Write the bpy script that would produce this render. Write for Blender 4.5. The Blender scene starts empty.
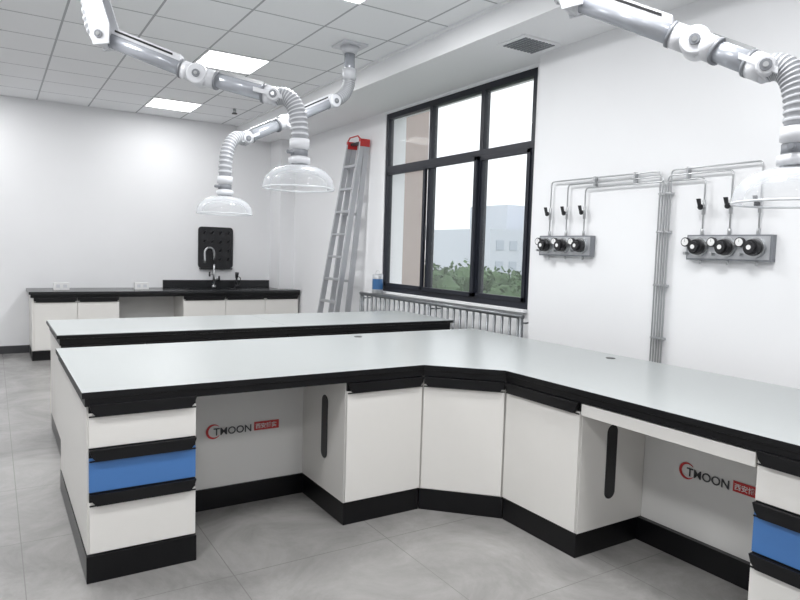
import bpy, bmesh, math, random
from mathutils import Vector, Matrix
random.seed(4)
scene=bpy.context.scene
COL=bpy.context.collection
# ---------------------------------------------------------------- materials
def mat(name,col,rough=.5,metal=0,noise=0,nscale=20,emit=None,spec=.5,bump=0):
    m=bpy.data.materials.new(name);m.use_nodes=True
    nt=m.node_tree;b=nt.nodes['Principled BSDF']
    b.inputs['Base Color'].default_value=(*col,1);b.inputs['Roughness'].default_value=rough
    b.inputs['Metallic'].default_value=metal;b.inputs['Specular IOR Level'].default_value=spec
    if noise or bump:
        g=nt.nodes.new('ShaderNodeNewGeometry')
        n=nt.nodes.new('ShaderNodeTexNoise');n.inputs['Scale'].default_value=nscale;n.inputs['Detail'].default_value=4
        nt.links.new(g.outputs['Position'],n.inputs['Vector'])
        if noise:
            r=nt.nodes.new('ShaderNodeMix');r.data_type='RGBA'
            r.inputs[6].default_value=(*[max(0,c*(1-noise)) for c in col],1)
            r.inputs[7].default_value=(*[min(1,c*(1+noise)) for c in col],1)
            nt.links.new(n.outputs['Fac'],r.inputs[0]);nt.links.new(r.outputs[2],b.inputs['Base Color'])
        if bump:
            u=nt.nodes.new('ShaderNodeBump');u.inputs['Strength'].default_value=bump;u.inputs['Distance'].default_value=.3
            nt.links.new(n.outputs['Fac'],u.inputs['Height']);nt.links.new(u.outputs[0],b.inputs['Normal'])
    if emit: 
        b.inputs['Emission Color'].default_value=(*col,1);b.inputs['Emission Strength'].default_value=emit
    return m
def clear(name,fac,col,rough=.05,edge=.55):
    m=bpy.data.materials.new(name);m.use_nodes=True;nt=m.node_tree
    b=nt.nodes['Principled BSDF'];b.inputs['Base Color'].default_value=(*col,1);b.inputs['Roughness'].default_value=rough
    t=nt.nodes.new('ShaderNodeBsdfTransparent');mx=nt.nodes.new('ShaderNodeMixShader')
    lw=nt.nodes.new('ShaderNodeLayerWeight');lw.inputs['Blend'].default_value=.35
    ma=nt.nodes.new('ShaderNodeMath');ma.operation='MULTIPLY_ADD';ma.inputs[1].default_value=edge;ma.inputs[2].default_value=fac;ma.use_clamp=True
    nt.links.new(lw.outputs['Facing'],ma.inputs[0]);nt.links.new(ma.outputs[0],mx.inputs[0])
    nt.links.new(t.outputs[0],mx.inputs[1]);nt.links.new(b.outputs[0],mx.inputs[2])
    nt.links.new(mx.outputs[0],nt.nodes['Material Output'].inputs['Surface'])
    return m
def grid_lines(nt,step,off,w):
    g=nt.nodes.new('ShaderNodeNewGeometry');s=nt.nodes.new('ShaderNodeSeparateXYZ');nt.links.new(g.outputs['Position'],s.inputs[0])
    outs=[]
    for i in (0,1):
        a=nt.nodes.new('ShaderNodeMath');a.operation='SUBTRACT';a.inputs[1].default_value=off[i];nt.links.new(s.outputs[i],a.inputs[0])
        p=nt.nodes.new('ShaderNodeMath');p.operation='PINGPONG';p.inputs[1].default_value=step/2;nt.links.new(a.outputs[0],p.inputs[0])
        l=nt.nodes.new('ShaderNodeMath');l.operation='LESS_THAN';l.inputs[1].default_value=w/2;nt.links.new(p.outputs[0],l.inputs[0]);outs.append(l)
    mx=nt.nodes.new('ShaderNodeMath');mx.operation='MAXIMUM'
    nt.links.new(outs[0].outputs[0],mx.inputs[0]);nt.links.new(outs[1].outputs[0],mx.inputs[1])
    return g,mx
M={}
M['wall']=mat('wall_paint',(.81,.815,.83),.75,noise=.015,nscale=3)
M['soffit']=mat('soffit_paint',(.85,.855,.87),.7)
M['white']=mat('laminate_white',(.78,.765,.735),.38,noise=.01)
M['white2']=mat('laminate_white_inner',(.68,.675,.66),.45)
M['top']=mat('worktop_grey',(.40,.422,.422),.30,noise=.03,nscale=60)
M['black']=mat('black_edge',(.004,.004,.005),.38,spec=.3)
M['toe']=mat('black_plinth',(.004,.004,.005),.3,spec=.3)
M['epoxy']=mat('black_epoxy',(.016,.017,.019),.22)
M['blue']=mat('laminate_blue',(.062,.185,.46),.4)
M['frame']=mat('window_frame_dark',(.012,.014,.022),.4,spec=.35)
M['steel']=mat('stainless',(.50,.51,.52),.28,metal=1)
M['rail']=mat('railing_metal',(.20,.21,.22),.35,metal=.7)
M['alu']=mat('aluminium',(.46,.47,.49),.38,metal=.6)
M['arm']=mat('arm_white',(.64,.65,.68),.3)
M['armtube']=mat('arm_tube_grey',(.44,.46,.50),.25,metal=.35)
M['bellows']=mat('bellows_grey',(.56,.57,.60),.4)
M['groove']=mat('bellows_groove',(.30,.31,.33),.5)
M['dome']=clear('clear_plastic',.13,(.78,.81,.85),edge=.6)
M['rim']=clear('clear_plastic_rim',.7,(.8,.82,.85),edge=.2)
M['glass']=clear('window_glass',.0,(.9,.95,.95),.02,edge=.2)
M['grey']=mat('panel_grey',(.20,.21,.23),.4)
M['dgrey']=mat('print_dark_grey',(.05,.05,.055),.4)
M['dark']=mat('knob_black',(.012,.012,.014),.35)
M['dial']=mat('dial_white',(.8,.8,.8),.4)
M['red']=mat('red_plastic',(.50,.03,.03),.4)
M['base']=mat('baseboard_dark',(.045,.045,.05),.4)
M['canblue']=mat('can_blue',(.04,.13,.30),.35)
M['lamp']=mat('lamp_diffuser',(1,1,1),.5,emit=5)
M['leaf']=mat('foliage',(.13,.20,.11),.9,noise=.6,nscale=1.2,spec=.05)
M['bark']=mat('bark',(.2,.15,.1),.9)
M['ground']=mat('outdoor_ground',(.30,.33,.28),.9,noise=.2,nscale=.5)
M['far']=mat('distant_building',(.58,.61,.66),.9,spec=.1)  # outdoor haze is put into this pale blue-grey
M['farw']=mat('distant_window',(.46,.50,.56),.5,spec=.1)  # window tone lightened too, haze in the colour
M['brick']=mat('facade_beige',(.36,.30,.275),.9,noise=.12,nscale=6,spec=.1)
m=mat('ceiling_tiles',(.82,.83,.84),.8);nt=m.node_tree;g,l=grid_lines(nt,.6,(1.72,6.15),.018)
mx=nt.nodes.new('ShaderNodeMix');mx.data_type='RGBA';mx.inputs[6].default_value=(.88,.89,.905,1);mx.inputs[7].default_value=(.42,.43,.45,1)
nt.links.new(l.outputs[0],mx.inputs[0]);nt.links.new(mx.outputs[2],nt.nodes['Principled BSDF'].inputs['Base Color']);M['ceil']=m
m=mat('floor_stone',(.4,.4,.4),.32);nt=m.node_tree;b=nt.nodes['Principled BSDF'];g,l=grid_lines(nt,.8,(.1,.35),.004)
n1=nt.nodes.new('ShaderNodeTexNoise');n1.inputs['Scale'].default_value=1.7;n1.inputs['Detail'].default_value=10;n1.inputs['Roughness'].default_value=.72;n1.inputs['Distortion'].default_value=.8
nt.links.new(g.outputs['Position'],n1.inputs['Vector'])
cr=nt.nodes.new('ShaderNodeValToRGB');e=cr.color_ramp.elements
e[0].position=.30;e[0].color=(.205,.20,.195,1);e[1].position=.72;e[1].color=(.37,.362,.352,1)
nt.links.new(n1.outputs['Fac'],cr.inputs[0])
mx=nt.nodes.new('ShaderNodeMix');mx.data_type='RGBA';mx.inputs[7].default_value=(.19,.185,.18,1)
nt.links.new(l.outputs[0],mx.inputs[0]);nt.links.new(cr.outputs[0],mx.inputs[6]);nt.links.new(mx.outputs[2],b.inputs['Base Color'])
mr=nt.nodes.new('ShaderNodeMapRange');mr.inputs[3].default_value=.14;mr.inputs[4].default_value=.32;nt.links.new(n1.outputs['Fac'],mr.inputs[0]);nt.links.new(mr.outputs[0],b.inputs['Roughness']);M['floor']=m
# ---------------------------------------------------------------- builder
class B:
    def __init__(s,name): s.name=name;s.bm=bmesh.new();s.ms=[]
    def mi(s,k):
        if k not in s.ms: s.ms.append(k)
        return s.ms.index(k)
    def face(s,vs,k,smooth=False):
        try: f=s.bm.faces.new(vs)
        except ValueError: return None
        f.material_index=s.mi(k);f.smooth=smooth;return f
    def hexa(s,P,k):
        v=[s.bm.verts.new(p) for p in P]
        for q in ((0,3,2,1),(4,5,6,7),(0,1,5,4),(1,2,6,5),(2,3,7,6),(3,0,4,7)): s.face([v[i] for i in q],k)
    def box(s,x0,x1,y0,y1,z0,z1,k):
        s.hexa([(x0,y0,z0),(x1,y0,z0),(x1,y1,z0),(x0,y1,z0),(x0,y0,z1),(x1,y0,z1),(x1,y1,z1),(x0,y1,z1)],k)
    def prism(s,P,z0,z1,ktop,kside):
        a=[s.bm.verts.new((x,y,z0)) for x,y in P];b=[s.bm.verts.new((x,y,z1)) for x,y in P]
        s.face(b,ktop);s.face(a[::-1],kside);n=len(P)
        for i in range(n): s.face([a[i],a[(i+1)%n],b[(i+1)%n],b[i]],kside)
    def prism3(s,P,vec,k):
        vec=Vector(vec);a=[s.bm.verts.new(p) for p in P];b=[s.bm.verts.new(Vector(p)+vec) for p in P]
        s.face(b,k);s.face(a[::-1],k);n=len(P)
        for i in range(n): s.face([a[i],a[(i+1)%n],b[(i+1)%n],b[i]],k)
    def tube(s,pts,r,k,seg=16,cap=True,smooth=True,kf=None):
        pts=[Vector(p) for p in pts];n=len(pts)
        rs=r if isinstance(r,(list,tuple)) else [r]*n
        t=(pts[1]-pts[0]).normalized();up=Vector((0,0,1)) if abs(t.z)<.9 else Vector((1,0,0))
        a=t.cross(up).normalized();rings=[]
        for i,p in enumerate(pts):
            if i==0: tt=pts[1]-pts[0]
            elif i==n-1: tt=pts[-1]-pts[-2]
            else: tt=(pts[i+1]-pts[i]).normalized()+(pts[i]-pts[i-1]).normalized()
            if tt.length<1e-9: tt=t
            t=tt.normalized();a=(a-t*a.dot(t)).normalized();b=t.cross(a)
            rings.append([s.bm.verts.new(p+(a*math.cos(2*math.pi*j/seg)+b*math.sin(2*math.pi*j/seg))*rs[i]) for j in range(seg)])
        for i in range(n-1):
            kk=kf(i) if kf else k
            for j in range(seg): s.face([rings[i][j],rings[i][(j+1)%seg],rings[i+1][(j+1)%seg],rings[i+1][j]],kk,smooth)
        if cap: s.face(rings[0][::-1],k);s.face(rings[-1],k)
    def cyl(s,p0,p1,r,k,seg=20,r1=None): s.tube([p0,p1],[r,r if r1 is None else r1],k,seg)
    def lathe(s,c,prof,k,seg=40):
        rings=[[s.bm.verts.new((c[0]+r*math.cos(2*math.pi*j/seg),c[1]+r*math.sin(2*math.pi*j/seg),c[2]+z)) for j in range(seg)] for r,z in prof]
        for i in range(len(prof)-1):
            for j in range(seg): s.face([rings[i][j],rings[i][(j+1)%seg],rings[i+1][(j+1)%seg],rings[i+1][j]],k,True)
    def done(s,bevel=0,solid=False,parent=None,recalc=True):
        if recalc: bmesh.ops.recalc_face_normals(s.bm,faces=s.bm.faces)
        me=bpy.data.meshes.new(s.name);s.bm.to_mesh(me);s.bm.free()
        for k in s.ms: me.materials.append(M[k])
        o=bpy.data.objects.new(s.name,me);COL.objects.link(o)
        if bevel:
            b=o.modifiers.new('bevel','BEVEL');b.width=bevel;b.segments=2;b.limit_method='ANGLE';b.angle_limit=math.radians(50)
        if parent: o.parent=parent
        return o
def lerp(a,c,t): return Vector(a)*(1-t)+Vector(c)*t
def arc(p0,p1,p2,n=12):
    p0,p1,p2=map(Vector,(p0,p1,p2));return [(1-t)**2*p0+2*t*(1-t)*p1+t*t*p2 for t in [i/n for i in range(n+1)]]
def rounded(path,rad,n=6):
    P=[Vector(p) for p in path];out=[P[0]]
    for i in range(1,len(P)-1):
        a=(P[i-1]-P[i]).normalized()*rad;b=(P[i+1]-P[i]).normalized()*rad
        out+=arc(P[i]+a,P[i],P[i]+b,n)
    return out+[P[-1]]
# ---------------------------------------------------------------- room
X0,X1,Y0,Y1=-3.2,3.92,-3.0,9.73;ZC=3.28;ZS=3.09;XG=3.76
b=B('floor');b.box(X0-.2,4.2,Y0-.2,Y1+.2,-.12,0,'floor');b.done()
b=B('ceiling');b.box(X0-.2,3.17,Y0-.2,Y1+.2,ZC,ZC+.1,'ceil');b.done()
b=B('trim_1');b.box(3.15,4.2,Y0-.2,Y1+.2,ZS,ZC+.1,'soffit');b.box(3.12,3.15,Y0-.2,Y1,ZC-.02,ZC,'soffit');b.done()
b=B('wall_back');b.box(X0-.2,4.2,Y1,Y1+.2,0,ZC,'wall');b.done()
b=B('wall_left');b.box(X0-.2,X0,Y0,Y1,0,ZC,'wall');b.done()
b=B('wall_front');b.box(X0-.2,4.2,Y0-.2,Y0,0,ZC,'wall');b.done()
WY0,WY1,WZ0,WZ1=4.14,6.63,1.0,3.06
b=B('wall_right')
b.box(X1,4.2,WY1,Y1,0,ZS,'wall');b.box(X1,4.2,WY0,WY1,0,WZ0,'wall');b.box(X1,4.2,WY0,WY1,WZ1,ZS,'wall');b.box(X1,4.2,3.95,WY0,0,ZS,'wall')
b.box(XG,4.2,Y0,3.95,0,ZS,'wall')
b.done()
b=B('column');b.box(3.69,X1,9.3,Y1,0,ZS,'wall');b.done()
b=B('baseboard_back');b.box(X0,.4,Y1-.012,Y1,0,.1,'base');b.done()
b=B('baseboard_left');b.box(X0,X0+.012,Y0,Y1-.012,0,.1,'base');b.done()
b=B('baseboard_right');b.box(XG-.012,XG,Y0,3.95,0,.1,'base');b.done()
# window
b=B('window_1')
fx0,fx1=3.93,4.00
def vb(y,w,z0=WZ0,z1=WZ1,x0=fx0,x1=fx1): b.box(x0,x1,y-w/2,y+w/2,z0,z1,'frame')
vb(WY1-.025,.05);vb(WY0+.03,.06);vb(5.72,.055);vb(4.87,.055)
for z,h in ((WZ0+.03,.06),(WZ1-.03,.06),(2.42,.065)): b.box(fx0-.001,fx1,WY0,WY1,z-h/2,z+h/2,'frame')
for y0,y1,xo in ((5.68,6.58,.0),(4.88,5.78,-.03),(4.19,4.90,.0)):
    x0=fx0+xo-.012;x1=x0+.03
    for y in (y0,y1-.04): b.box(x0,x1,y,y+.04,WZ0+.06,2.39,'frame')
    b.box(x0,x1,y0,y1,WZ0+.06,WZ0+.10,'frame');b.box(x0,x1,y0,y1,2.35,2.39,'frame')
b.box(3.88,3.89,5.69,5.71,1.6,1.75,'frame')
b.box(3.965,3.97,WY0+.05,WY1-.05,WZ0+.05,WZ1-.05,'glass')
b.done(.002)
b=B('trim_2');b.box(3.87,3.929,WY0,6.72,WZ0-.025,WZ0-.001,'soffit');b.done(.003)
b=B('window_guard_railing')
for z,r in ((.955,.020),(.16,.012)): b.cyl((3.76,4.02,z),(3.76,6.85,z),r,'rail',12)
for i in range(28): 
    y=4.08+i*.1;b.cyl((3.76,y,.16),(3.76,y,.94),.012,'rail',8)
for y in (4.04,5.4,6.83):
    b.cyl((3.76,y,0),(3.76,y,.95),.02,'rail',10);b.cyl((3.76,y,.9),(3.92,y,.9),.008,'rail',8)
b.done()
b=B('ceiling_air_vent')
b.box(3.33,3.70,3.67,3.98,ZS-.012,ZS,'soffit')
for i in range(9): 
    x=3.365+i*.035;b.box(x,x+.02,3.70,3.95,ZS-.018,ZS-.0125,'grey')
b.done()
for x,y,pw in [(2.02,6.45,25),(2.02,8.85,8),(2.02,4.05,25),(2.02,1.65,25),(2.02,-.75,26),(-.38,8.85,11),(-.38,6.45,27),(-.38,4.05,28),(-.38,1.65,28),(-.38,-.75,26)]:
    b=B('ceiling_light_panel')
    b.box(x-.285,x+.285,y-.285,y+.285,ZC-.006,ZC-.002,'lamp')
    for s in (-1,1):
        b.box(x-.3,x+.3,y+s*.2925-.0075,y+s*.2925+.0075,ZC-.01,ZC,'soffit');b.box(x+s*.2925-.0075,x+s*.2925+.0075,y-.285,y+.285,ZC-.01,ZC,'soffit')
    o=b.done()
    L=bpy.data.lights.new('lamp','AREA');L.size=.55;L.energy=pw;L.color=(.99,.995,1.0)
    lo=bpy.data.objects.new('panel_light',L);COL.objects.link(lo);lo.location=(x,y,ZC-.02);lo.parent=o
b=B('ceiling_sprinkler');b.cyl((2.75,8.6,ZC),(2.75,8.6,ZC-.05),.02,'steel');b.cyl((2.75,8.6,ZC-.05),(2.75,8.6,ZC-.06),.035,'dark');b.done()
# ---------------------------------------------------------------- benches
class F:
    def __init__(s,b,o,a,d): s.b=b;s.o=o;s.a=a;s.d=d
    def P(s,a,d,z): return (s.o[0]+s.a[0]*a+s.d[0]*d,s.o[1]+s.a[1]*a+s.d[1]*d,z)
    def box(s,a0,a1,d0,d1,z0,z1,k):
        s.b.hexa([s.P(a0,d0,z0),s.P(a1,d0,z0),s.P(a1,d1,z0),s.P(a0,d1,z0),s.P(a0,d0,z1),s.P(a1,d0,z1),s.P(a1,d1,z1),s.P(a0,d1,z1)],k)
    def handle(s,a0,a1,z0,z1,out=.02):
        i=.028
        pr=[s.P(a0,-out,z1),s.P(a1,-out,z1),s.P(a1-i*.35,-out,z1-(z1-z0)*.6),s.P(a1-i,-out,z0),s.P(a0+i,-out,z0),s.P(a0+i*.35,-out,z1-(z1-z0)*.6)]
        s.b.prism3(pr,(s.d[0]*out,s.d[1]*out,0),'black')
        s.box(a0,a1,-out*.3,.0,z0-.004,z0+.002,'black')
    def door(s,a0,a1,z0=.13,z1=.775,k='white'):
        g=.003
        s.box(a0+g,a1-g,0,.018,z0,z1-.045,k);s.box(a0+g,a1-g,.002,.018,z1-.045,z1,'black')
        s.handle(a0+g,a1-g,z1-.055,z1)
    def drawers(s,a0,a1):
        g=.003
        for z0,z1,k in ((.595,.745,'white'),(.40,.55,'blue'),(.13,.355,'white')):
            s.box(a0+g,a1-g,0,.018,z0,z1,k)
            s.box(a0+g,a1-g,.004,.018,z1,z1+.042,'black')
            s.handle(a0+g,a1-g,z1-.012,z1+.04)
    def toe(s,a0,a1,dep,r=.012): s.box(a0,a1,r,dep,0,.12,'toe')
def slot(b,p,u,z0,z1,w,n,k='dark'):
    pts=[];r=w/2
    for i in range(13): t=math.pi*i/12;pts.append((r*math.cos(t),z1-r+r*math.sin(t)))
    for i in range(13): t=math.pi+math.pi*i/12;pts.append((r*math.cos(t),z0+r+r*math.sin(t)))
    b.prism3([(p[0]+u[0]*a,p[1]+u[1]*a,z) for a,z in pts],(n[0]*.004,n[1]*.004,0),k)
b=B('laboratory_island_bench')
XL,YT,YB,XB,XT,YE=.31,2.96,4.27,3.43,2.36,.77
b.prism([(XL,YT),(2.04,YT),(XT,2.64),(XT,YE),(XB,YE),(XB,YB),(XL,YB)],.815,.843,'top','black')
b.prism([(XL+.012,YT+.012),(2.045,YT+.012),(XT+.012,2.645),(XT+.012,YE+.012),(XB-.012,YE+.012),(XB-.012,YB-.012),(XL+.012,YB-.012)],.778,.8149,'black','black')
fl=F(b,(0,2.98),(1,0),(0,1));fr=F(b,(2.38,0),(0,1),(1,0));q=math.sqrt(.5);fd=F(b,(2.05,2.98),(q,-q),(q,q))
x1,x2,x3=.79,1.57,2.05
fl.drawers(.335,x1);fl.box(.33,x1,.019,1.26,.12,.778,'white');fl.toe(.325,x1+.002,1.26,-.004)
fl.door(x2,x3);fl.box(x2,x3,.019,.62,.12,.778,'white');fl.toe(x2,x3,.62)
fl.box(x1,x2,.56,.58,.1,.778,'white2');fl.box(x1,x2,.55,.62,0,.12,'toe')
fl.box(x1,3.40,.62,1.26,.12,.778,'white');fl.toe(x1,3.40,1.25,.62)
Ld=.33/q
fd.door(0.004,Ld-.004);fd.box(0,Ld,.019,.3,.12,.778,'white');fd.toe(-.005,Ld+.005,.3)
b.prism([(2.05,3.0),(2.4,2.66),(2.85,2.66),(2.85,3.6),(2.05,3.6)],0.121,.777,'white','white')
fr.door(2.12,2.65);fr.box(2.12,2.65,.019,.5,.12,.778,'white');fr.toe(2.12,2.65,.5)
fr.drawers(.79,1.27);fr.box(.79,1.27,.019,1.03,.12,.778,'white');fr.toe(.785,1.272,1.03,-.004)
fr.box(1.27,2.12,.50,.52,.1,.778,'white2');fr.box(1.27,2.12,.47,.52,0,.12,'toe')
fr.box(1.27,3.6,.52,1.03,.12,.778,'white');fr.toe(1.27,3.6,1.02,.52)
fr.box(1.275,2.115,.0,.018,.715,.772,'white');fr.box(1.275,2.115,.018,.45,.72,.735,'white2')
slot(b,(x2,3.24),(0,1),.30,.66,.075,(-1,0));slot(b,(2.62,2.12),(1,0),.26,.64,.075,(0,-1))
for gx,gy in ((2.25,4.12),(3.28,2.70)):
    b.cyl((gx,gy,.843),(gx,gy,.846),.03,'dark',24)
bench=b.done(.0015)
def logo(o,rz,parent):
    R=Matrix.Translation(o)@Matrix.Rotation(rz,4,'Z')
    bb=B('printed_sign_shapes')
    def pt(x,z,d): v=R@Vector((x,d,z));return tuple(v)
    n=22
    for i in range(n):
        t0=math.radians(40+285*i/n);t1=math.radians(40+285*(i+1)/n);w0=.012*math.sin(math.pi*(i+.0)/n)+.002;w1=.012*math.sin(math.pi*(i+1)/n)+.002
        bb.prism3([pt(.042*math.cos(t0),.042*math.sin(t0),-.002),pt(.042*math.cos(t1),.042*math.sin(t1),-.002),pt((.042-w1)*math.cos(t1),(.042-w1)*math.sin(t1),-.002),pt((.042-w0)*math.cos(t0),(.042-w0)*math.sin(t0),-.002)],tuple(R.to_3x3()@Vector((0,.002,0))),'red')
    bb.prism3([pt(.235,-.022,-.002),pt(.385,-.022,-.002),pt(.385,.028,-.002),pt(.235,.028,-.002)],tuple(R.to_3x3()@Vector((0,.002,0))),'red')
    bb.done(parent=parent)
    for txt,x,z,s,k in (('TMOON',.0,-.022,.058,'dgrey'),('西安博实',.242,-.009,.032,'dial')):
        c=bpy.data.curves.new('sign_text','FONT');c.body=txt;c.size=s;c.extrude=.0006;c.offset=.0008 if k=='dgrey' else .0003;c.materials.append(M[k])
        t=bpy.data.objects.new('printed_sign_text',c);COL.objects.link(t);t.matrix_world=R@Matrix.Translation((x,-.0032,z))@Matrix.Rotation(math.pi/2,4,'X');t.parent=parent
logo((1.03,3.538,.44),0,bench);logo((2.878,1.87,.44),-math.pi/2,bench)
b=B('laboratory_island_bench')
b.box(.36,2.0,4.82,5.76,.822,.85,'top');b.box(2.003,3.63,4.82,5.76,.822,.85,'top')
b.box(.355,3.635,4.815,5.765,.823,.846,'black');b.box(.375,3.615,4.835,5.745,.775,.822,'black')
fb=F(b,(0,4.84),(1,0),(0,1));fb.box(.38,3.61,.019,.88,.12,.775,'white');fb.toe(.38,3.61,.87)
w=(3.61-.38)/6
for i in range(6): fb.door(.38+w*i,.38+w*(i+1))
b.done(.0015)
# ---------------------------------------------------------------- sink bench
b=B('laboratory_sink_bench')
SX0,SX1,SY=.37,3.90,8.98
b.box(SX0,2.30,SY,Y1-.01,.815,.85,'epoxy');b.box(2.95,3.68,SY,Y1-.01,.815,.85,'epoxy');b.box(3.68,SX1,SY,9.29,.815,.85,'epoxy')
b.box(2.30,2.95,SY,9.1,.815,.85,'epoxy');b.box(2.30,2.95,9.52,Y1-.01,.815,.85,'epoxy')
for a in ((2.30,2.32,9.1,9.52),(2.93,2.95,9.1,9.52),(2.30,2.95,9.1,9.12),(2.30,2.95,9.5,9.52)): b.box(*a,.62,.862,'epoxy')
b.box(2.3,2.95,9.1,9.52,.6,.62,'epoxy')
b.box(2.08,3.68,Y1-.03,Y1-.005,.85,.96,'epoxy')
b.box(SX0+.02,SX1,SY+.02,SY+.1,.775,.815,'black')
fs=F(b,(0,9.0),(1,0),(0,1))
for a0,a1 in ((.42,.90),(.90,1.39),(2.2,2.78),(2.78,3.36),(3.36,3.88)): fs.door(a0,a1)
for a0,a1 in ((.40,1.39),(2.2,2.29),(2.96,3.66)):
    fs.box(a0,a1,.019,.70,.12,.775,'white')
fs.box(2.29,2.96,.019,.09,.12,.775,'white');fs.box(3.66,3.88,.019,.27,.12,.775,'white')
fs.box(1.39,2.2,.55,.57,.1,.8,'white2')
fs.toe(.40,1.39,.68);fs.toe(2.2,3.88,.28);fs.box(1.39,2.2,.56,.6,0,.12,'toe')
b.done(.002)
for x in (.75,1.72):
    b=B('bench_power_socket');b.box(x-.09,x+.09,9.30,9.38,.851,.945,'dial')
    for s in (-.04,.04): b.box(x+s-.022,x+s+.022,9.298,9.30,.88,.92,'arm')
    b.done(.004)
b=B('laboratory_faucet')
fx,fy,zb=2.78,9.58,.851
b.cyl((fx,fy,zb),(fx,fy,.89),.028,'steel');b.cyl((fx,fy,.89),(fx,fy,1.2),.015,'steel')
b.tube([(fx,fy,1.2),(fx,fy,1.36)]+[(fx-.075+.075*math.cos(t),fy-.02*(1-math.cos(t)),1.36+.085*math.sin(t)) for t in [math.pi*i/12 for i in range(1,13)]]+[(fx-.15,fy-.05,1.27),(fx-.15,fy-.055,1.22)],.014,'steel',12)
b.cyl((fx,fy,.98),(fx+.07,fy-.02,.98),.012,'steel');b.cyl((fx+.07,fy-.02,.95),(fx+.07,fy-.02,1.03),.014,'dark')
b.cyl((fx,fy,1.05),(fx-.07,fy-.02,1.05),.010,'steel');b.cyl((fx-.07,fy-.02,1.02),(fx-.07,fy-.02,1.09),.013,'dark')
b.done()
b=B('eyewash_spray');ex=3.12
b.cyl((ex,9.58,zb),(ex,9.58,.9),.025,'dark');b.cyl((ex,9.58,.9),(ex,9.58,1.0),.014,'dark');b.cyl((ex,9.58,1.0),(ex,9.56,1.08),.02,'dark',r1=.03)
b.tube(rounded([(ex,9.6,.87),(ex+.06,9.6,.9),(ex+.07,9.6,1.0),(ex+.02,9.58,1.02)],.02),.006,'dark',8);b.done()
b=B('drying_peg_rack')
pts=[];r=.05
for cx,cz,a0 in ((3.05,1.70,0),(2.63,1.70,90),(2.63,1.19,180),(3.05,1.19,270)):
    for i in range(7): t=math.radians(a0+15*i);pts.append((cx+r*math.cos(t),Y1-.004,cz+r*math.sin(t)))
b.prism3(pts,(0,-.022,0),'dark')
b.box(2.6,3.08,Y1-.07,Y1-.004,1.12,1.14,'dark')
for i in range(4):
    for j in range(4):
        x=2.66+.12*i;z=1.26+.13*j;b.cyl((x,Y1-.026,z),(x,Y1-.12,z+.04),.007,'dark',8)
b.done()
# ---------------------------------------------------------------- ladder
b=B('aluminium_stepladder')
for (xb_,xt_,zt_) in ((3.46,3.80,2.80),(3.64,3.86,2.76)):
    L0=(xb_,7.58,.02);L1=(xt_,7.30,zt_);R0=(xb_,7.08,.02);R1=(xt_,6.98,zt_)
    for p,q2 in ((L0,L1),(R0,R1)):
        w=.032;d=.016
        cs=[Vector(o) for o in ((-w,-d,0),(w,-d,0),(w,d,0),(-w,d,0))]
        b.hexa([Vector(p)+o for o in cs]+[Vector(q2)+o for o in cs],'alu')
        b.box(p[0]-.035,p[0]+.035,p[1]-.02,p[1]+.02,0,.05,'dark')
    for i in range(9):
        t=.09+i*.1
        if xb_<3.5 or i%3==0:
            a=lerp(L0,L1,t);c=lerp(R0,R1,t);os_=[Vector(o) for o in ((-.03,0,-.014),(.03,0,-.014),(.03,0,.014),(-.03,0,.014))];b.hexa([a+o for o in os_]+[c+o for o in os_],'alu')
for y in (6.98,7.30): b.box(3.765,3.895,y-.022,y+.022,2.72,2.81,'red')
b.box(3.80,3.86,6.98,7.30,2.76,2.79,'dark')
b.tube([(3.77,7.30,2.81),(3.77,7.24,2.85),(3.77,7.04,2.85),(3.77,6.98,2.81)],.009,'red',8)
b.done(.002)
b=B('paint_can');cx,cy=3.80,6.52
z0=.975
b.lathe((cx,cy,z0),[(0,0),(.058,0),(.062,.006),(.062,.05),],'alu',24);b.lathe((cx,cy,z0),[(.0623,.05),(.0623,.17)],'canblue',24);b.lathe((cx,cy,z0),[(.062,.17),(.062,.22),(.055,.225),(.052,.218),(0,.218)],'alu',24)
b.tube([(cx,cy+.064*math.cos(t),z0+.18+.09*math.sin(t)) for t in [math.pi*i/12 for i in range(13)]],.002,'steel',6);b.done()
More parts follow.
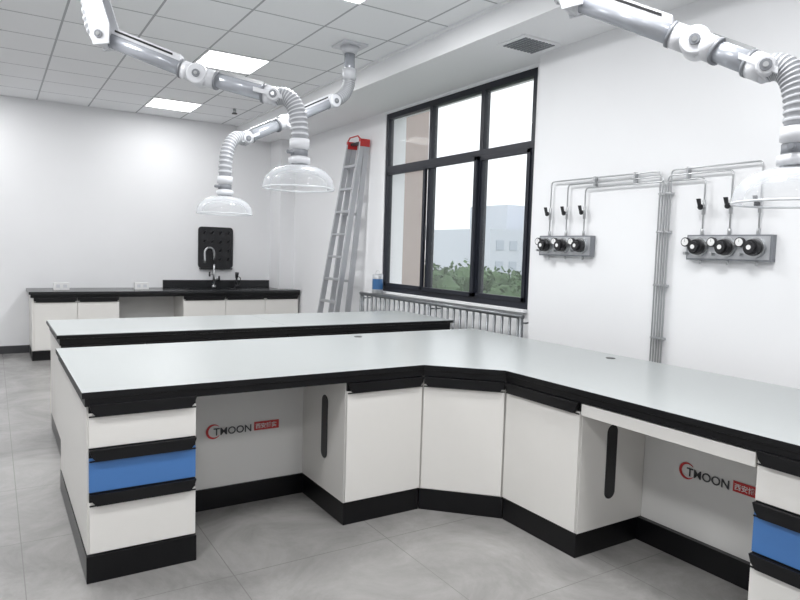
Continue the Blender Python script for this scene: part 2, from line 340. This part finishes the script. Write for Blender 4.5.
# ---------------------------------------------------------------- gas panels incl. their own pipe runs
px=XG-.03
def gaspanel(yc,runs,clamps):
    b=B('gas_regulator_panel')
    b.box(XG-.045,XG-.001,yc-.265,yc+.265,1.475,1.63,'grey');b.box(XG-.048,XG-.045,yc-.255,yc+.255,1.485,1.62,'alu')
    for dy in (-.175,0,.175):
        y=yc+dy;x=XG-.048
        b.cyl((x,y,1.555),(x-.022,y,1.555),.060,'steel',28);b.cyl((x-.022,y,1.555),(x-.055,y,1.555),.050,'dark',28,r1=.045)
        b.cyl((x-.055,y,1.555),(x-.075,y,1.555),.032,'dark',20);b.cyl((x-.075,y,1.555),(x-.077,y,1.555),.014,'dial',16)
        # round gauge with white face beside each knob
        b.cyl((x,y+.088,1.585),(x-.022,y+.088,1.585),.029,'dark',20);b.cyl((x-.022,y+.088,1.585),(x-.024,y+.088,1.585),.023,'dial',20)
        b.box(x-.0255,x-.024,y+.087,y+.089,1.585,1.603,'dark')
        b.cyl((x,y+.08,1.515),(x-.035,y+.08,1.515),.010,'steel',10)
        b.cyl((x+.02,y,1.478),(x+.02,y,1.45),.008,'steel',10)
    for y,yv,z,down in runs:
        path=[(px,y,1.63),(px,y,z),(px,yv,z)]+([(px,yv,.02)] if down else [])
        b.tube(rounded(path,.03),.0055,'steel',10);b.cyl((px,y,1.63),(px,y,1.665),.011,'steel',10)
        zz=1.80
        b.cyl((px,y,zz-.045),(px,y,zz+.045),.011,'steel',10);b.cyl((px,y,zz),(px-.03,y,zz),.009,'steel',10);b.cyl((px-.03,y,zz),(px-.04,y,zz),.018,'dark',12)
        b.hexa([(px-.045,y-.009,zz-.008),(px-.033,y-.009,zz-.008),(px-.033,y+.009,zz-.008),(px-.045,y+.009,zz-.008),(px-.055,y-.005,zz+.05),(px-.043,y-.005,zz+.05),(px-.043,y+.02,zz+.05),(px-.055,y+.02,zz+.05)],'dark')
    ys=[r[1] for r in runs if r[3]]
    for z in (.95,1.3,1.65,1.9): b.box(XG-.037,XG-.001,min(ys)-.01,max(ys)+.008,z-.007,z+.007,'steel')
    for y in clamps: b.box(XG-.037,XG-.001,y-.006,y+.006,1.99,2.06,'steel')
    return b.done(.0015)
gaspanel(3.555,[(3.73,2.745,2.05,1),(3.555,2.725,2.015,1),(3.38,2.705,1.98,1)],(3.3,2.95))
gaspanel(2.25,[(2.075,2.665,2.05,1),(2.25,2.685,2.015,1),(2.425,2.685,1.98,0)],(2.55,))
# ---------------------------------------------------------------- fume arms
def fume(mount,knee,mid,end,hood,R=.2,flex=True):
    b=B('fume_extraction_arm')
    mount,knee,mid,end,hood=map(Vector,(mount,knee,mid,end,hood))
    m=mount;up=Vector((0,0,1))
    b.box(m.x-.12,m.x+.12,m.y-.12,m.y+.12,ZC-.02,ZC-.001,'arm')
    b.cyl((m.x,m.y,ZC-.02),(m.x,m.y,ZC-.08),.085,'arm',28,r1=.06)
    d1=(mid-knee).normalized();h1=Vector((d1.x,d1.y,0)).normalized();side=Vector((-h1.y,h1.x,0))
    def bellows(p0,p1,p2,r,n=36):
        pts=arc(p0,p1,p2,n);b.tube(pts,[r*(1.06 if i%3<2 else .91) for i in range(n+1)],'bellows',24,kf=lambda i:'bellows' if i%3==0 else 'groove')
    def knuckle(p,r=.055,w=.065): 
        b.tube([p-side*w,p-side*w*.85,p+side*w*.85,p+side*w],[r*.85,r,r,r*.85],'arm',24)
        b.cyl(p-side*(w+.008),p+side*(w+.008),.022,'grey',12);b.cyl(p-side*(w+.012),p+side*(w+.012),.010,'steel',12)
    def obox(p,q_,hw,z0,z1,k):
        p=Vector(p);q_=Vector(q_)
        b.hexa([p-side*hw+up*z0,p+side*hw+up*z0,p+side*hw+up*z1,p-side*hw+up*z1,q_-side*hw+up*z0,q_+side*hw+up*z0,q_+side*hw+up*z1,q_-side*hw+up*z1],k)
    topz=m.z+.12
    b.cyl((m.x,m.y,ZC-.08),(m.x,m.y,topz),.047,'armtube',24)
    b.cyl((m.x,m.y,topz+.09),(m.x,m.y,topz),.062,'arm',24)
    if flex: bellows((m.x,m.y,topz),(m.x,m.y,m.z-.03),knee,.052,42)
    else:
        bellows((m.x,m.y,topz),(m.x,m.y,knee.z+.03),knee,.050,24)
        for s in (-1,1):
            o=side*s*.062
            P=[Vector((m.x,m.y,topz+.07))-h1*.05,Vector((m.x,m.y,topz+.07))+h1*.05,knee+h1*.06+up*.06,knee+h1*.06-up*.05,knee-h1*.03-up*.06]
            b.prism3([p+o-side*.006 for p in P],side*.012,'arm')
    b.cyl(knee-d1*.03,knee+d1*.05,.053,'arm',24)
    b.cyl(knee,mid,.043,'armtube',24)
    knuckle(knee)
    obox(knee+d1*.02,lerp(knee,mid,.82),.030,.035,.072,'arm')
    obox(lerp(knee,mid,.14),lerp(knee,mid,.74),.0315,.050,.062,'dark')
    d2=(end-mid).normalized()
    b.cyl(mid-d1*.10,mid-d1*.03,.052,'arm',24);b.cyl(mid+d2*.03,mid+d2*.10,.052,'arm',24)
    b.cyl(mid-d1*.115,mid-d1*.10,.054,'grey',24);b.cyl(mid+d2*.10,mid+d2*.115,.054,'grey',24)
    knuckle(mid,.060,.058)
    b.cyl(mid,end,.043,'armtube',24)
    obox(mid+d2*.08,lerp(mid,end,.85),.012,.04,.062,'steel')
    b.cyl(end-d2*.075,end-d2*.06,.054,'grey',24)
    b.cyl(end-d2*.06,end+d2*.01,.052,'arm',24)
    obox(end-d2*.12,end+d2*.05,.058,-.012,.012,'arm')
    knuckle(end,.036,.068)
    hz=Vector((hood.x,hood.y,hood.z+.28))
    bellows(end,Vector((hood.x,hood.y,end.z+.03)),hz,.047,48)
    b.lathe(hz,[(.0,0.0),(.056,0),(.056,-.05),(.046,-.055),(.046,-.10),(.062,-.105),(.062,-.135),(.05,-.14)],'arm',32)
    b.cyl((hood.x-.08,hood.y-.02,hz.z-.078),(hood.x,hood.y,hz.z-.078),.011,'grey',10);b.lathe(hz,[(.047,-.06),(.049,-.062),(.049,-.094),(.047,-.096)],'grey',32)
    prof=[(.05,-.135)];n=12
    for i in range(n+1):
        t=i/n*math.pi/2;prof.append((.05+(R-.05)*math.sin(t),-.15-.11*(1-math.cos(t))))
    prof+=[(R+.002,-.275)]
    b.lathe(hz,prof,'dome',48)
    b.tube([(hz.x+(R+.001)*math.cos(t),hz.y+(R+.001)*math.sin(t),hz.z-.278) for t in [2*math.pi*i/48 for i in range(49)]],.005,'rim',6,cap=False)
    return b.done()
fume((.50,4.20,2.78),(.56,4.14,2.64),(1.02,3.84,2.44),(1.38,3.58,2.33),(1.49,3.48,1.81),flex=False)
fume((2.71,5.25,2.86),(2.50,5.16,2.74),(2.05,5.06,2.50),(1.66,4.96,2.30),(1.48,4.84,1.71))
fume((2.14,2.20,2.76),(2.22,2.14,2.62),(2.46,1.68,2.36),(2.49,1.40,2.20),(2.51,1.28,1.69),flex=False)
# ---------------------------------------------------------------- outside
b=B('outdoor_ground');b.box(4.3,160,-60,160,-7.2,-7,'ground');b.done()
def tree(x,y,h,r):
    b=B('tree');b.cyl((x,y,-7),(x,y,-7+h*.6),.18,'bark',8,r1=.1)
    k=b.mi('leaf');rnd=random.uniform
    clumps=[]
    for i in range(16):
        a=rnd(0,6.28);hh=rnd(0,1);d=r*math.sqrt(rnd(.0,1))*(.25+.6*hh)
        c=Vector((x+d*math.cos(a),y+d*math.sin(a),-7+h-r*(.3+1.3*hh)));rr=r*rnd(.22,.36);clumps.append((c,rr))
        res=bmesh.ops.create_icosphere(b.bm,subdivisions=1,radius=rr*.8,matrix=Matrix.Translation(c))
        for v in res['verts']:
            for f in v.link_faces: f.material_index=k
    for c,rr in clumps:
        for i in range(95):
            n=Vector((rnd(-1,1),rnd(-1,1),rnd(-1,1)))
            if n.length<.1: continue
            n.normalize();p=c+n*rr*rnd(.75,1.15)
            u=Vector((rnd(-1,1),rnd(-1,1),rnd(-1,1))).normalized()*rnd(.07,.15);w=n.cross(u)
            w=(w+Vector((rnd(-1,1),rnd(-1,1),rnd(-1,1)))*.05).normalized()*rnd(.07,.14) if w.length>1e-4 else Vector((.1,0,0))
            vs=[b.bm.verts.new(q) for q in (p-u,p+w,p+u,p-w)];b.face(vs,'leaf')
    b.done(recalc=False)
for i in range(22):
    ang=math.radians(33+i*.85);d=random.uniform(21,34)
    tree(d*math.sin(ang),d*math.cos(ang),8.5-.02*d+random.uniform(-.6,.5),random.uniform(2.2,3.0))
b=B('distant_building');b.box(52,92,62,74,-7,4.6,'far');b.box(66,76,75,84,-7,9,'far')
for i in range(17):
    for j in range(3): b.box(53+i*2.2,54.2+i*2.2,61.9,62,-3.2+j*2.6,-2+j*2.6,'farw')
b.done()
b=B('neighbouring_building');b.box(4.8,8.2,12,24,-7,12,'brick')
for j in range(6): b.box(5.4,6.9,11.95,12,-5.5+j*3,-3.8+j*3,'farw')
b.done()
# ---------------------------------------------------------------- world
w=bpy.data.worlds.new('World');scene.world=w;w.use_nodes=True;bg=w.node_tree.nodes['Background'];bg.inputs[0].default_value=(.92,.96,1,1);bg.inputs[1].default_value=1.2
P=bpy.data.lights.new('window_portal','AREA');P.shape='RECTANGLE';P.size=2.5;P.size_y=2.1;P.cycles.is_portal=True
po=bpy.data.objects.new('window_portal',P);COL.objects.link(po);po.location=(4.1,(WY0+WY1)/2,(WZ0+WZ1)/2);po.rotation_euler=(math.pi/2,0,math.pi/2)
# ---------------------------------------------------------------- camera
yw,pi_,rl,f,h=.563,.075,.030,648,1.473
Fv=Vector((math.sin(yw)*math.cos(pi_),math.cos(yw)*math.cos(pi_),-math.sin(pi_)))
R0=Vector((math.cos(yw),-math.sin(yw),0));U0=R0.cross(Fv)
Rv=R0*math.cos(rl)+U0*math.sin(rl);Uv=-R0*math.sin(rl)+U0*math.cos(rl)
c=bpy.data.cameras.new('camera');co=bpy.data.objects.new('camera',c);COL.objects.link(co)
c.sensor_width=36;c.lens=f*36/800;c.clip_start=.05;c.clip_end=500
mw=Matrix((Rv,Uv,-Fv)).transposed().to_4x4();mw.translation=(0,0,h);co.matrix_world=mw
scene.camera=co
scene.view_settings.view_transform='Standard'
scene.view_settings.exposure=0.38
